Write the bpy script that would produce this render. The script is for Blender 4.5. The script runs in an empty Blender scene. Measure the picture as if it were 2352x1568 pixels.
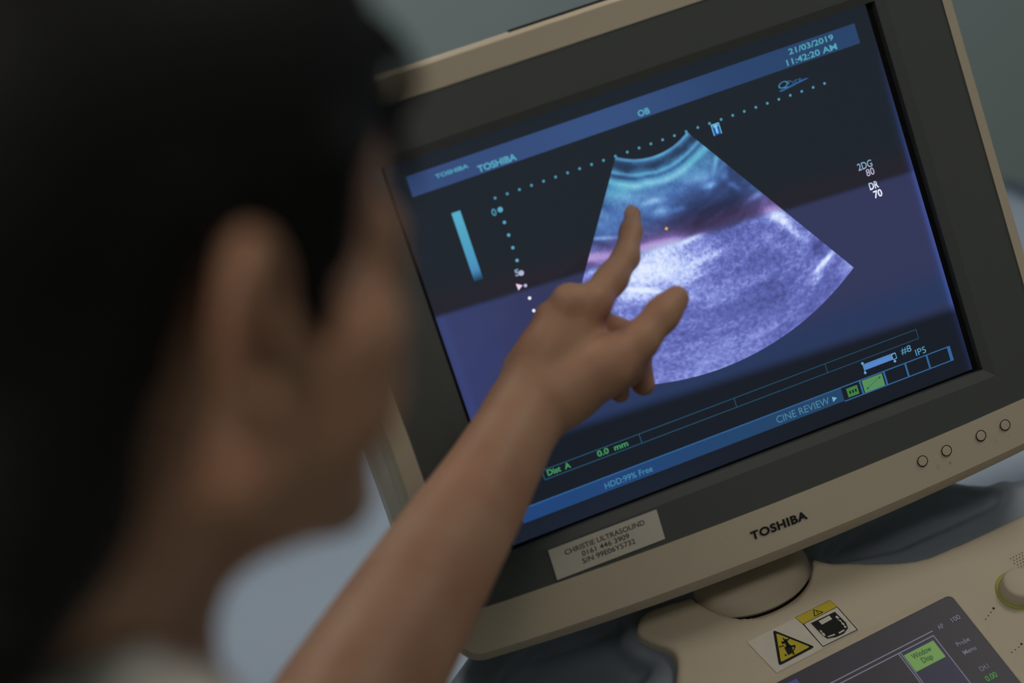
import bpy, bmesh, math, random
import numpy as np
from mathutils import Vector, Matrix

# ------------------------------------------------------------------ camera, world, lights, exposure
RW = np.array([[0.9274035603804892, -0.26777799664466095, -0.26118495497676647],
               [-0.33674002324764646, -0.293623053038634, -0.8946461085061724],
               [0.16287661875409412, 0.9176494141199858, -0.36247863361314975]])   # world -> lens axes (right, down, forward)
CW = np.array([-0.31935797, -1.05219987, 1.5620155])
FPX = 3914.0
sc = bpy.context.scene
col = sc.collection
cam_d = bpy.data.cameras.new('camera'); cam = bpy.data.objects.new('camera', cam_d); col.objects.link(cam)
cam_d.sensor_width = 36.0; cam_d.lens = FPX / 2352 * 36.0
cam_d.clip_start = 0.02
cam_d.dof.use_dof = True; cam_d.dof.focus_distance = 1.212; cam_d.dof.aperture_fstop = 2.25; cam_d.dof.aperture_blades = 0
m = Matrix.Identity(4)
for i in range(3):
    m[i][0] = RW[0][i]; m[i][1] = -RW[1][i]; m[i][2] = -RW[2][i]; m[i][3] = CW[i]
cam.matrix_world = m
sc.camera = cam
world = bpy.data.worlds.new('world'); sc.world = world; world.use_nodes = True
world.node_tree.nodes['Background'].inputs[0].default_value = (0.5, 0.55, 0.6, 1)
world.node_tree.nodes['Background'].inputs[1].default_value = 0.3
sc.view_settings.view_transform = 'Standard'; sc.view_settings.look = 'None'
sc.view_settings.exposure = 0.0; sc.view_settings.gamma = 1.0; sc.view_settings.use_curve_mapping = False
PANEL_EMIT = 8.4          # ceiling light diffusers
ROOM = dict(x0=-2.0, x1=1.9, y0=-2.6, y1=1.45, z1=2.6)

rng = np.random.RandomState(7)

def lin(c):
    c = np.asarray(c, float) / 255.0
    return np.where(c <= 0.04045, c / 12.92, ((c + 0.055) / 1.055) ** 2.4)

# ------------------------------------------------------------------ frames
TILT = math.radians(13)
def mon(x, y, z):                       # monitor frame (x right, y into the screen, z up the screen) -> world
    return np.array([x, y * math.cos(TILT) + z * math.sin(TILT), 1.15 - y * math.sin(TILT) + z * math.cos(TILT)])
MON_M = Matrix.Translation((0, 0, 1.15)) @ Matrix.Rotation(-TILT, 4, 'X')
def sight(px, py):
    return RW.T @ np.array([(px - 1176) / FPX, (py - 784) / FPX, 1.0])
def at(px, py, d):                      # a point of the place d metres in front of the lens
    return CW + sight(px, py) * d
MI = np.array(MON_M.inverted())[:3]
def on_screen(px, py, y=0.0):           # photograph point -> monitor frame x, z on the plane y
    a = MI[:, :3] @ CW + MI[:, 3]; r = MI[:, :3] @ sight(px, py)
    k = (y - a[1]) / r[1]; q = a + k * r
    return q[0], q[2]
D1 = np.array([0.9918757797734017, 0.12721020988468837, 0.0])
UP = np.array([-0.1083797662170482, 0.8450521795824252, 0.523584415407612])
NN = np.array([0.06660528337635419, -0.5193307003096258, 0.8519738023802547])
P0 = np.array([-0.0036842856064898677, -0.06697966834701408, 0.8875001678892553])
CON_M = Matrix([[D1[i], UP[i], NN[i], P0[i]] for i in range(3)] + [[0, 0, 0, 1]])
def on_console(px, py, h=0.0):
    r = sight(px, py); k = ((P0 + NN * h - CW) @ NN) / (r @ NN); X = CW + k * r - P0
    return float(X @ D1), float(X @ UP)

# ------------------------------------------------------------------ materials
def mat(name, base, rough=0.5, spec=0.5, noise=0.0, nscale=60.0, bump=0.0, bscale=400.0, metal=0.0, sss=0.0, stretch=None, coat=0.0, emit=None, estr=0.0, base2=None):
    M = bpy.data.materials.new(name); M.use_nodes = True; nt = M.node_tree; b = nt.nodes['Principled BSDF']
    base = lin(base)
    b.inputs['Base Color'].default_value = (*base, 1); b.inputs['Roughness'].default_value = rough
    b.inputs['Specular IOR Level'].default_value = spec; b.inputs['Metallic'].default_value = metal
    b.inputs['Coat Weight'].default_value = coat
    if sss:
        b.inputs['Subsurface Weight'].default_value = sss; b.inputs['Subsurface Radius'].default_value = (1.0, 0.35, 0.2)
        b.inputs['Subsurface Scale'].default_value = 0.008
    tc = nt.nodes.new('ShaderNodeTexCoord'); mp = nt.nodes.new('ShaderNodeMapping'); nt.links.new(tc.outputs['Object'], mp.inputs[0])
    if stretch: mp.inputs['Scale'].default_value = stretch
    if noise or base2 is not None:
        n = nt.nodes.new('ShaderNodeTexNoise'); n.inputs['Scale'].default_value = nscale; n.inputs['Detail'].default_value = 4
        nt.links.new(mp.outputs[0], n.inputs['Vector'])
        mx = nt.nodes.new('ShaderNodeMix'); mx.data_type = 'RGBA'
        b2 = lin(base2) if base2 is not None else base * (1 - noise)
        mx.inputs[6].default_value = (*base, 1); mx.inputs[7].default_value = (*b2, 1)
        rp = nt.nodes.new('ShaderNodeMapRange'); rp.inputs[1].default_value = 0.35; rp.inputs[2].default_value = 0.65
        nt.links.new(n.outputs[0], rp.inputs[0]); nt.links.new(rp.outputs[0], mx.inputs[0])
        nt.links.new(mx.outputs[2], b.inputs['Base Color'])
    if bump:
        n2 = nt.nodes.new('ShaderNodeTexNoise'); n2.inputs['Scale'].default_value = bscale; n2.inputs['Detail'].default_value = 3
        nt.links.new(mp.outputs[0], n2.inputs['Vector'])
        bp = nt.nodes.new('ShaderNodeBump'); bp.inputs['Strength'].default_value = bump; bp.inputs['Distance'].default_value = 0.001
        nt.links.new(n2.outputs[0], bp.inputs['Height']); nt.links.new(bp.outputs[0], b.inputs['Normal'])
    if emit is not None:
        b.inputs['Emission Color'].default_value = (*lin(emit), 1); b.inputs['Emission Strength'].default_value = estr
    return M
MT = {}
MT['beige'] = mat('beige_plastic', (204, 189, 166), 0.55, 0.3, noise=0.04, nscale=8, bump=0.12, bscale=1800)
MT['beige_light'] = mat('pale_casing_plastic', (205, 203, 195), 0.5, 0.3, bump=0.1, bscale=1800)
MT['dark_bezel'] = mat('charcoal_plastic', (86, 88, 86), 0.5, 0.35, bump=0.15, bscale=2500)
MT['dark_edge'] = mat('charcoal_edge', (72, 72, 70), 0.45, 0.35)
MT['black'] = mat('black_plastic', (18, 18, 18), 0.5, 0.3)
MT['slate'] = mat('slate_blue_plastic', (124, 132, 144), 0.42, 0.4, noise=0.06, nscale=12, bump=0.1, bscale=1600)
MT['print'] = mat('dark_print', (38, 38, 38), 0.6, 0.2)
MT['faint_print'] = mat('faint_print', (176, 160, 138), 0.6, 0.2)
MT['label'] = mat('label_paper', (214, 206, 192), 0.5, 0.3, noise=0.04, nscale=90)
MT['label_ink'] = mat('label_ink', (88, 84, 78), 0.7, 0.1)
MT['yellow'] = mat('warning_yellow', (196, 176, 26), 0.5, 0.3)
MT['ink'] = mat('black_ink', (12, 12, 12), 0.55, 0.2)
MT['ring'] = mat('yellow_green_ring', (172, 170, 86), 0.45, 0.3)
MT['skin'] = mat('skin', (182, 142, 115), 0.5, 0.3, noise=0.0, base2=(174, 126, 101), nscale=22, bump=0.25, bscale=500, sss=0.12)
MT['nail'] = mat('fingernail', (192, 150, 126), 0.3, 0.5)
MT['lips'] = mat('lips', (170, 100, 90), 0.4, 0.4)
MT['eye'] = mat('eyeball', (225, 222, 215), 0.15, 0.5)
MT['iris'] = mat('dark_iris', (40, 26, 18), 0.1, 0.5)
MT['hair'] = mat('black_hair', (11, 10, 9), 0.6, 0.2, bump=0.6, bscale=160, stretch=(1, 1, 0.12))
MT['shirt'] = mat('pale_shirt_fabric', (196, 190, 182), 0.9, 0.1, bump=0.3, bscale=900)
MT['cardigan'] = mat('dark_sleeveless_fabric', (70, 73, 70), 0.9, 0.1, bump=0.3, bscale=700)
MT['trousers'] = mat('dark_trousers', (40, 42, 50), 0.9, 0.1, bump=0.3, bscale=900)
MT['shoe'] = mat('shoe_leather', (30, 28, 28), 0.4, 0.4)
MT['wall'] = mat('painted_wall', (166, 181, 183), 0.85, 0.2, noise=0.03, nscale=3, bump=0.1, bscale=300)
MT['ceiling'] = mat('ceiling_paint', (215, 215, 210), 0.9, 0.1, bump=0.1, bscale=200)
MT['floor'] = mat('vinyl_floor', (120, 124, 126), 0.45, 0.3, noise=0.1, nscale=40)
MT['skirting'] = mat('skirting_paint', (190, 190, 186), 0.5, 0.3)
MT['sheet'] = mat('couch_sheet', (170, 184, 204), 0.8, 0.1, noise=0.03, nscale=5, bump=0.2, bscale=60)
MT['steel'] = mat('painted_steel', (170, 172, 172), 0.4, 0.5, metal=0.3)
MT['vinyl'] = mat('couch_vinyl', (70, 86, 110), 0.5, 0.4)
MT['diffuser'] = mat('light_diffuser', (230, 230, 230), 0.6, 0.2, emit=(255, 250, 240), estr=PANEL_EMIT)
MT['rubber'] = mat('caster_rubber', (38, 38, 40), 0.7, 0.2)

def display_material(name, rough, strength=1.0, spec=0.4):
    M = bpy.data.materials.new(name); M.use_nodes = True; nt = M.node_tree; b = nt.nodes['Principled BSDF']
    a = nt.nodes.new('ShaderNodeAttribute'); a.attribute_name = 'Col'
    b.inputs['Base Color'].default_value = (0.006, 0.006, 0.007, 1); b.inputs['Roughness'].default_value = rough
    b.inputs['Specular IOR Level'].default_value = spec
    nt.links.new(a.outputs['Color'], b.inputs['Emission Color']); b.inputs['Emission Strength'].default_value = strength
    return M
MT['display'] = display_material('lit_display', 0.16)
MT['touch'] = display_material('lit_touch_display', 0.35, spec=0.15)

# ------------------------------------------------------------------ object helpers
def empty(name, M, label=None, cat=None, group=None):
    o = bpy.data.objects.new(name, None); col.objects.link(o); o.matrix_world = M; o.empty_display_size = 0.05
    return tag(o, label, cat, group)
def tag(o, label=None, cat=None, group=None, kind=None):
    if label: o['label'] = label
    if cat: o['category'] = cat
    if group: o['group'] = group
    if kind: o['kind'] = kind
    return o
def link(name, me, mt, parent=None, smooth=False, M=None):
    o = bpy.data.objects.new(name, me); col.objects.link(o)
    if mt is not None: me.materials.append(mt)
    if parent is not None: o.parent = parent
    if M is not None: o.matrix_local = M
    if smooth: me.polygons.foreach_set('use_smooth', [True] * len(me.polygons))
    return o
def mesh(name, V, F):
    me = bpy.data.meshes.new(name); me.from_pydata([tuple(map(float, v)) for v in V], [], [tuple(map(int, f)) for f in F]); me.update(); return me
def fast_mesh(name, V, Q):
    me = bpy.data.meshes.new(name); n = len(Q)
    me.vertices.add(len(V)); me.vertices.foreach_set('co', np.asarray(V, np.float32).ravel())
    k = Q.shape[1]
    me.loops.add(n * k); me.loops.foreach_set('vertex_index', Q.astype(np.int32).ravel())
    me.polygons.add(n); me.polygons.foreach_set('loop_start', np.arange(0, n * k, k, dtype=np.int32))
    me.update(calc_edges=True); me.validate(); return me
def bevel(o, w, seg=3, angle=30):
    md = o.modifiers.new('bevel', 'BEVEL'); md.width = w; md.segments = seg; md.limit_method = 'ANGLE'; md.angle_limit = math.radians(angle)
    o.data.polygons.foreach_set('use_smooth', [True] * len(o.data.polygons))
    wn = o.modifiers.new('weighted', 'WEIGHTED_NORMAL'); wn.keep_sharp = False
    return o
def box(name, lo, hi, mt, parent=None, bw=0, M=None):
    (a, b, c), (d, e, f) = lo, hi
    V = [(a, b, c), (d, b, c), (d, e, c), (a, e, c), (a, b, f), (d, b, f), (d, e, f), (a, e, f)]
    F = [(0, 3, 2, 1), (4, 5, 6, 7), (0, 1, 5, 4), (1, 2, 6, 5), (2, 3, 7, 6), (3, 0, 4, 7)]
    o = link(name, mesh(name, V, F), mt, parent, M=M)
    if bw: bevel(o, bw)
    return o
def prism(name, pts, z0, z1, mt, parent=None, M=None, bw=0):
    """outline extruded from z0 to z1"""
    n = len(pts); V = [(x, y, z0) for x, y in pts] + [(x, y, z1) for x, y in pts]
    area = sum(pts[i][0] * pts[(i + 1) % n][1] - pts[(i + 1) % n][0] * pts[i][1] for i in range(n))
    up = list(range(n, 2 * n)); dn = list(range(n))[::-1]
    F = [up, dn] + [(i, (i + 1) % n, n + (i + 1) % n, n + i) for i in range(n)]
    if area < 0: F = [f[::-1] for f in F]
    o = link(name, mesh(name, V, F), mt, parent, M=M)
    if bw: bevel(o, bw)
    return o
def lathe(name, prof, mt, parent=None, M=None, n=64, smooth=True):
    V = []; F = []
    for r, z in prof:
        for i in range(n):
            a = 2 * math.pi * i / n; V.append((r * math.cos(a), r * math.sin(a), z))
    for j in range(len(prof) - 1):
        for i in range(n):
            k = (i + 1) % n; F.append((j * n + i, j * n + k, (j + 1) * n + k, (j + 1) * n + i))
    F.append(tuple(range(n))[::-1]); F.append(tuple((len(prof) - 1) * n + i for i in range(n)))
    o = link(name, mesh(name, V, F), mt, parent, smooth=smooth, M=M)
    if smooth:
        md = o.modifiers.new('edge', 'EDGE_SPLIT'); md.split_angle = math.radians(40)
    return o
def tube(name, pts, rad, mt, parent=None, n=8):
    """one or more round strands as a mesh; pts list of polylines"""
    V = []; F = []
    for line, r0 in zip(pts, rad):
        line = [Vector(p) for p in line]; base = len(V)
        for i, p in enumerate(line):
            t = (line[min(i + 1, len(line) - 1)] - line[max(i - 1, 0)]).normalized()
            a = t.orthogonal().normalized(); b = t.cross(a); r = r0 * (1 - 0.6 * i / len(line))
            for k in range(n):
                w = 2 * math.pi * k / n; V.append(p + a * math.cos(w) * r + b * math.sin(w) * r)
        for i in range(len(line) - 1):
            for k in range(n):
                F.append((base + i * n + k, base + i * n + (k + 1) % n, base + (i + 1) * n + (k + 1) % n, base + (i + 1) * n + k))
    return link(name, mesh(name, V, F), mt, parent, smooth=True)

# ------------------------------------------------------------------ implicit surfaces (blended solids -> one smooth mesh)
class Solid:
    def __init__(s, h): s.h = h; s.p = []
    def add(s, fn, lo, hi, k=0.004, op='u'): s.p.append((fn, np.array(lo) - k * 1.0, np.array(hi) + k * 1.0, k, op)); return s
    def cone(s, a, b, ra, rb, k=0.004, op='u', flat=None):
        a = np.asarray(a, float); b = np.asarray(b, float); ab = b - a; L = max(ab @ ab, 1e-12)
        if flat is not None: fn_, fs = np.asarray(flat[0], float), flat[1]; fn_ = fn_ / np.linalg.norm(fn_)
        def fn(P):
            d = P - a; t = np.clip((d @ ab) / L, 0, 1); q = d - t[..., None] * ab
            if flat is not None:
                c = q @ fn_; dd = np.sqrt(np.maximum((q * q).sum(-1) + (fs * fs - 1) * c * c, 0))
            else: dd = np.sqrt((q * q).sum(-1))
            return dd - (ra + (rb - ra) * t)
        R = max(ra, rb)
        return s.add(fn, np.minimum(a, b) - R, np.maximum(a, b) + R, k, op)
    def chain(s, P, R, k=0.004, flat=None, op='u'):
        for i in range(len(P) - 1): s.cone(P[i], P[i + 1], R[i], R[i + 1], k, op, flat)
        return s
    def ell(s, c, r, k=0.006, M=None, op='u', clip=None):
        c = np.asarray(c, float); r = np.asarray(r, float); M = np.eye(3) if M is None else M   # rows = axes
        def fn(P):
            q = (P - c) @ M.T; k0 = np.sqrt(((q / r) ** 2).sum(-1)); k1 = np.sqrt(((q / r ** 2) ** 2).sum(-1))
            return k0 * (k0 - 1) / np.maximum(k1, 1e-6)
        e = np.sqrt(((M.T * r) ** 2).sum(1))
        return s.add(fn, c - e, c + e, k, op)
    def mesh(s, name, B=40, quiet=False):
        h = s.h; lo = np.min([p[1] for p in s.p if p[4] == 'u'], 0) - 3 * h; hi = np.max([p[2] for p in s.p if p[4] == 'u'], 0) + 3 * h
        n = np.ceil((hi - lo) / h).astype(int); nb = np.ceil(n / B).astype(int)
        K = []; PV = []; QS = []
        st = np.array([1, 4096, 4096 * 4096], np.int64)
        for bi in np.ndindex(*nb):
            i0 = np.array(bi) * B; a = lo + i0 * h; b = a + (B + 1) * h
            act = [p for p in s.p if np.all(p[1] <= b + h) and np.all(p[2] >= a - h)]
            if not any(p[4] == 'u' for p in act): continue
            ax = [a[j] + h * np.arange(B + 2) for j in range(3)]
            G = np.stack(np.meshgrid(*ax, indexing='ij'), -1)
            D = np.full(G.shape[:3], 0.05)
            for fn, plo, phi, k, op in act:
                s0 = np.clip(np.floor((plo - a) / h).astype(int) - 2, 0, B + 2); s1 = np.clip(np.ceil((phi - a) / h).astype(int) + 3, 0, B + 2)
                if np.any(s1 <= s0): continue
                sl = tuple(slice(s0[j], s1[j]) for j in range(3))
                d = fn(G[sl]); o = D[sl]
                if op == 'u':
                    t = np.maximum(k - np.abs(d - o), 0) / k; D[sl] = np.minimum(d, o) - t * t * k * 0.25
                elif op == 's':
                    t = np.maximum(k - np.abs(-d - o), 0) / k; D[sl] = np.maximum(-d, o) + t * t * k * 0.25
                elif op == 'i':
                    D[sl] = np.maximum(d, o)
            S = D < 0
            if not S.any() or S.all(): continue
            # cells of this block
            c = S[:-1, :-1, :-1].astype(np.int8); cnt = np.zeros((B + 1,) * 3, np.int8)
            for dx in (0, 1):
                for dy in (0, 1):
                    for dz in (0, 1): cnt += S[dx:dx + B + 1, dy:dy + B + 1, dz:dz + B + 1]
            act_c = (cnt > 0) & (cnt < 8); act_c = act_c[:B, :B, :B]
            I = np.argwhere(act_c)
            if len(I):
                acc = np.zeros((len(I), 3)); w = np.zeros(len(I))
                for axx in range(3):
                    o1, o2 = [j for j in range(3) if j != axx]
                    for u in (0, 1):
                        for v in (0, 1):
                            p0 = I.copy(); p0[:, o1] += u; p0[:, o2] += v; p1 = p0.copy(); p1[:, axx] += 1
                            d0 = D[p0[:, 0], p0[:, 1], p0[:, 2]]; d1 = D[p1[:, 0], p1[:, 1], p1[:, 2]]
                            x = (d0 < 0) != (d1 < 0); t = np.where(x, d0 / np.where(x, d0 - d1, 1), 0)
                            q = p0.astype(float); q[:, axx] += t
                            acc += q * x[:, None]; w += x
                PV.append(a + acc / w[:, None] * h); K.append((I + i0) @ st)
            for axx in range(3):
                o1, o2 = [(1, 2), (2, 0), (0, 1)][axx]
                sl0 = [slice(0, B)] * 3; sl1 = [slice(0, B)] * 3; sl1[axx] = slice(1, B + 1)
                A0 = S[tuple(sl0)]; A1 = S[tuple(sl1)]
                for flip, mask in ((False, A0 & ~A1), (True, ~A0 & A1)):
                    E = np.argwhere(mask)
                    if not len(E): continue
                    E = (E + i0) @ st
                    q = np.stack([E, E - st[o1], E - st[o1] - st[o2], E - st[o2]], 1)
                    if flip: q = q[:, ::-1]
                    QS.append(q)
        K = np.concatenate(K); PV = np.concatenate(PV); Q = np.concatenate(QS)
        od = np.argsort(K); K = K[od]; PV = PV[od]
        ix = np.clip(np.searchsorted(K, Q), 0, len(K) - 1); ok = (K[ix] == Q).all(1)
        return fast_mesh(name, PV, ix[ok])

# ------------------------------------------------------------------ writing
_fc = {}
def glyph_mesh(txt, offset=0.0, spacing=1.0):
    key = (txt, offset, spacing)
    if key in _fc: return _fc[key]
    cu = bpy.data.curves.new('t', 'FONT'); cu.body = txt; cu.size = 1.0; cu.offset = offset; cu.space_character = spacing
    cu.resolution_u = 4
    o = bpy.data.objects.new('t', cu); col.objects.link(o)
    dg = bpy.context.evaluated_depsgraph_get(); dg.update()
    me = bpy.data.meshes.new_from_object(o.evaluated_get(dg))
    V = np.array([v.co[:] for v in me.vertices]); F = [tuple(p.vertices) for p in me.polygons]
    bpy.data.objects.remove(o); bpy.data.curves.remove(cu); bpy.data.meshes.remove(me)
    _fc[key] = (V, F); return V, F
def write(name, txt, x, z, width, cap, mt, parent, y, colfn=None, offset=0.0, frame='mon', spacing=1.0, shear=0.0, th=0.0):
    """writing whose left end sits at (x, z), cap = capital height"""
    V, F = glyph_mesh(txt, offset, spacing); H = glyph_mesh('H', offset)[0]; V = V.copy()
    ch = H[:, 1].max() - H[:, 1].min(); V[:, 1] = (V[:, 1] - H[:, 1].min()) / ch * cap
    V[:, 0] = (V[:, 0] - V[:, 0].min()) / (V[:, 0].max() - V[:, 0].min()) * width
    X = V[:, 0] + x; Z = V[:, 1] + z + V[:, 0] * shear
    if frame == 'mon': W = np.stack([X, np.full(len(X), y), Z], 1)
    else: W = np.stack([X, Z, np.full(len(X), y)], 1)
    me = mesh(name, W, F); o = link(name, me, mt, parent)
    if colfn: paint(me, X, Z, colfn)
    return o
def paint(me, X, Z, colfn):
    c = colfn(X, Z); a = me.color_attributes.new('Col', 'FLOAT_COLOR', 'POINT')
    a.data.foreach_set('color', np.concatenate([c, np.ones((len(c), 1))], 1).astype(np.float32).ravel())

# ------------------------------------------------------------------ the room
def structure(o): o['kind'] = 'structure'; return o
r = ROOM
structure(box('floor', (r['x0'] - .1, r['y0'] - .1, -.1), (r['x1'] + .1, r['y1'] + .1, 0), MT['floor']))
structure(box('ceiling', (r['x0'] - .1, r['y0'] - .1, r['z1']), (r['x1'] + .1, r['y1'] + .1, r['z1'] + .1), MT['ceiling']))
structure(box('wall_back', (r['x0'] - .1, r['y1'], 0), (r['x1'] + .1, r['y1'] + .1, r['z1']), MT['wall']))
structure(box('wall_front', (r['x0'] - .1, r['y0'] - .1, 0), (r['x1'] + .1, r['y0'], r['z1']), MT['wall']))
structure(box('wall_left', (r['x0'] - .1, r['y0'], 0), (r['x0'], r['y1'], r['z1']), MT['wall']))
structure(box('wall_right', (r['x1'], r['y0'], 0), (r['x1'] + .1, r['y1'], r['z1']), MT['wall']))
structure(box('baseboard_back', (r['x0'], r['y1'] - .015, 0), (r['x1'], r['y1'], .1), MT['skirting'], bw=.004))
structure(box('baseboard_right', (r['x1'] - .015, r['y0'], 0), (r['x1'], r['y1'] - .015, .1), MT['skirting'], bw=.004))
for k, (x, y, lb) in enumerate(((-0.50, -1.50, 'square ceiling light panel above and behind the person'), (-0.5, 0.75, 'unseen ceiling light panel added above the examination couch to brighten the wall'), (1.2, -0.35, 'unseen ceiling light panel added near the right wall to brighten the cheek'))):  # couch and right-wall panels are unseen fill lights, added to brighten wall and cheek
    t = empty('ceiling_light', Matrix.Translation((x, y, r['z1'])), lb, 'light', 'ceiling light panels')
    box('light_frame', (-.32, -.32, -.03), (.32, .32, 0), MT['steel'], t, bw=.004)
    box('light_diffuser', (-.29, -.29, -.034), (.29, .29, -.0305), MT['diffuser'], t)

# examination couch beyond the machine
t = empty('examination_couch', Matrix.Translation((-0.55, 0.675, 0)), 'examination couch under a white sheet behind the ultrasound machine', 'couch')
box('mattress', (-1.05, -.36, .62), (1.35, .36, .72), MT['vinyl'], t, bw=.02)
box('couch_frame', (-1.03, -.33, .54), (1.33, .33, .62), MT['steel'], t, bw=.005)
for x in (-.95, 1.25):
    for y in (-.28, .28): box('leg', (x - .025, y - .025, 0), (x + .025, y + .025, .54), MT['steel'], t, bw=.004)
nx, ny = 120, 50
V = []; F = []
for i in range(nx + 1):
    for j in range(ny + 1):
        x = -1.0 + 2.3 * i / nx; s_ = -.62 + 1.24 * j / ny; y = max(-.375, min(.375, s_)); z = .728 - max(0, abs(s_) - .375)
        wv = .003 * math.sin(x * 9 + s_ * 3) + .0025 * math.sin(x * 23 + s_ * 11)
        if abs(s_) > .375: y += math.copysign(.004 + .01 * abs(math.sin(x * 14)) * (abs(s_) - .375) * 4, s_)
        V.append((x, y, z + abs(wv)))
for i in range(nx):
    for j in range(ny): a = i * (ny + 1) + j; F.append((a, a + ny + 1, a + ny + 2, a + 1))
sh = link('bed_sheet', mesh('bed_sheet', V, F), MT['sheet'], smooth=True); sh.location = (-0.55, 0.675, 0)
sh.modifiers.new('solid', 'SOLIDIFY').thickness = .002
tag(sh, 'white sheet spread over the examination couch in the background', 'sheet')

# ------------------------------------------------------------------ ultrasound monitor
monitor = empty('ultrasound_monitor', MON_M, 'beige flat medical monitor with charcoal bezel showing an ultrasound scan', 'monitor')
def arc_pts(x0, x1, zl, zm, zr, n=24):
    """a shallow bow from x0 to x1 passing zl, zm (middle), zr"""
    P = []
    for i in range(n + 1):
        t = i / n; z = (1 - t) * zl + t * zr; z += (zm - (zl + zr) / 2) * (1 - (2 * t - 1) ** 2); P.append((x0 + (x1 - x0) * t, z))
    return P
def round_outline(xl, xr, zt, zb, zbm, rad, n=24, rc=8):
    """closed outline, bottom bowed from zb at the sides to zbm in the middle"""
    P = []
    def corner(cx, cz, a0):
        for i in range(rc + 1):
            a = math.radians(a0 + 90 * i / rc); P.append((cx + rad * math.cos(a), cz + rad * math.sin(a)))
    corner(xr - rad, zt - rad, 0); corner(xl + rad, zt - rad, 90); corner(xl + rad, zb + rad, 180)
    P.extend(arc_pts(xl + rad, xr - rad, zb, zbm, zb, n)[1:-1]); corner(xr - rad, zb + rad, 270)
    return P
def rings(name, loops, mt, parent, closed_ends=False):
    """skin a list of equal-length loops [(x, y, z)...]"""
    n = len(loops[0]); V = [p for L in loops for p in L]; F = []
    for k in range(len(loops) - 1):
        for i in range(n): j = (i + 1) % n; F.append((k * n + i, (k + 1) * n + i, (k + 1) * n + j, k * n + j))
    if closed_ends: F.append(tuple(range(n))); F.append(tuple((len(loops) - 1) * n + i for i in range(n))[::-1])
    return link(name, mesh(name, V, F), mt, parent)
def L3(P, y): return [(x, y, z) for x, z in P]
RC = 8
o_in = round_outline(-.2205, .2272, .1714, -.1655, -.1715, .004)          # charcoal / beige border
o_ft = round_outline(-.2335, .2330, .1885, -.1955, -.2035, .016)          # front face edge
o_ch = round_outline(-.2365, .2365, .1915, -.2030, -.2125, .020)         # after the chamfer
o_sd = round_outline(-.2380, .2380, .1925, -.2040, -.2130, .022)
Fz = -.010
bz = rings('front_frame', [L3(o_in, Fz + .006), L3(o_in, Fz + .0006), L3(o_in, Fz), L3(o_ft, Fz - .0004), L3(round_outline(-.2348, .2345, .1900, -.1985, -.2068, .018), Fz + .0018), L3(o_ch, Fz + .008), L3(o_sd, Fz + .020), L3(o_sd, Fz + .0315), L3(round_outline(-.2340, .2340, .1890, -.2010, -.2100, .02), Fz + .0325)], MT['beige'], monitor)
bz.data.polygons.foreach_set('use_smooth', [True] * len(bz.data.polygons))
md = bz.modifiers.new('edge', 'EDGE_SPLIT'); md.split_angle = math.radians(24)
# rear casing, a little paler and narrower, tapering towards the back
lp = []
for y, g, dz in ((.0215, .0, 0), (.0235, -.0075, 0), (.027, -.0105, 0), (.050, -.0115, 0), (.060, -.002, .0), (.072, .018, 0), (.082, .050, 0), (.086, .075, 0)):
    gv = max(g, 0) + .002; lp.append(L3(round_outline(-.236 + g, .236 - g, .190 - gv, -.2005 + gv, -.2095 + gv, .03), y))
rc_ = rings('rear_casing', lp, MT['beige_light'], monitor, True); rc_.data.polygons.foreach_set('use_smooth', [True] * len(rc_.data.polygons))
rc_.modifiers.new('edge', 'EDGE_SPLIT').split_angle = math.radians(35)
# dark slot between frame and rear casing along the top
box('top_vent_slot', (-.0690, Fz + .0085, .1900), (.150, Fz + .0125, .1932), MT['black'], monitor)
# charcoal inner bezel: flat face, sloped lip, opening
n_ = len(o_in)
def rect_like(xl, xr, zt, zb, ref):
    """rectangle resampled so every point faces its partner on ref"""
    P = []
    cx, cz = (xl + xr) / 2, (zt + zb) / 2
    nb = n_ - 4 * (RC + 1)
    for i in range(RC + 1): P.append((xr, zt) if i else (xr, zt))
    for i in range(RC + 1): P.append((xl, zt))
    for i in range(RC + 1): P.append((xl, zb))
    for i in range(nb): t = (i + 1) / (nb + 1); P.append((xl + (xr - xl) * t, zb))
    for i in range(RC + 1): P.append((xr, zb))
    return P
o_in2 = round_outline(-.2203, .2270, .1712, -.1653, -.1713, .004)
lipo = rect_like(-.1880, .1880, .1400, -.1435, o_in); lipi = rect_like(-.1795, .1808, .1340, -.1368, o_in); deep = rect_like(-.1805, .1818, .1350, -.1378, o_in)
db = rings('inner_bezel', [L3(o_in2, Fz + .006), L3(o_in2, Fz + .0008), L3(rect_like(-.2188, .2255, .1697, -.1650, o_in), Fz + .0010)], MT['dark_bezel'], monitor)
me = db.data
bm = bmesh.new(); bm.from_mesh(me)
def strip(bm, A, B):
    a = [bm.verts.new(p) for p in A]; b = [bm.verts.new(p) for p in B]; n = len(a)
    for i in range(n):
        j = (i + 1) % n
        vs = [a[i], b[i], b[j], a[j]]
        co = {tuple(round(c, 7) for c in v.co) for v in vs}
        if len(co) >= 3:
            try: bm.faces.new(vs)
            except ValueError: pass
strip(bm, L3(round_outline(-.2203, .2270, .1712, -.1653, -.1713, .004), Fz + .0008), L3(lipo, Fz + .0008))
strip(bm, L3(lipo, Fz + .0008), L3(lipi, Fz + .0032))
strip(bm, L3(lipi, Fz + .0032), L3(deep, .0030))
bmesh.ops.remove_doubles(bm, verts=bm.verts, dist=1e-6); bmesh.ops.dissolve_degenerate(bm, edges=bm.edges, dist=1e-6)
bm.to_mesh(me); bm.free()

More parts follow.
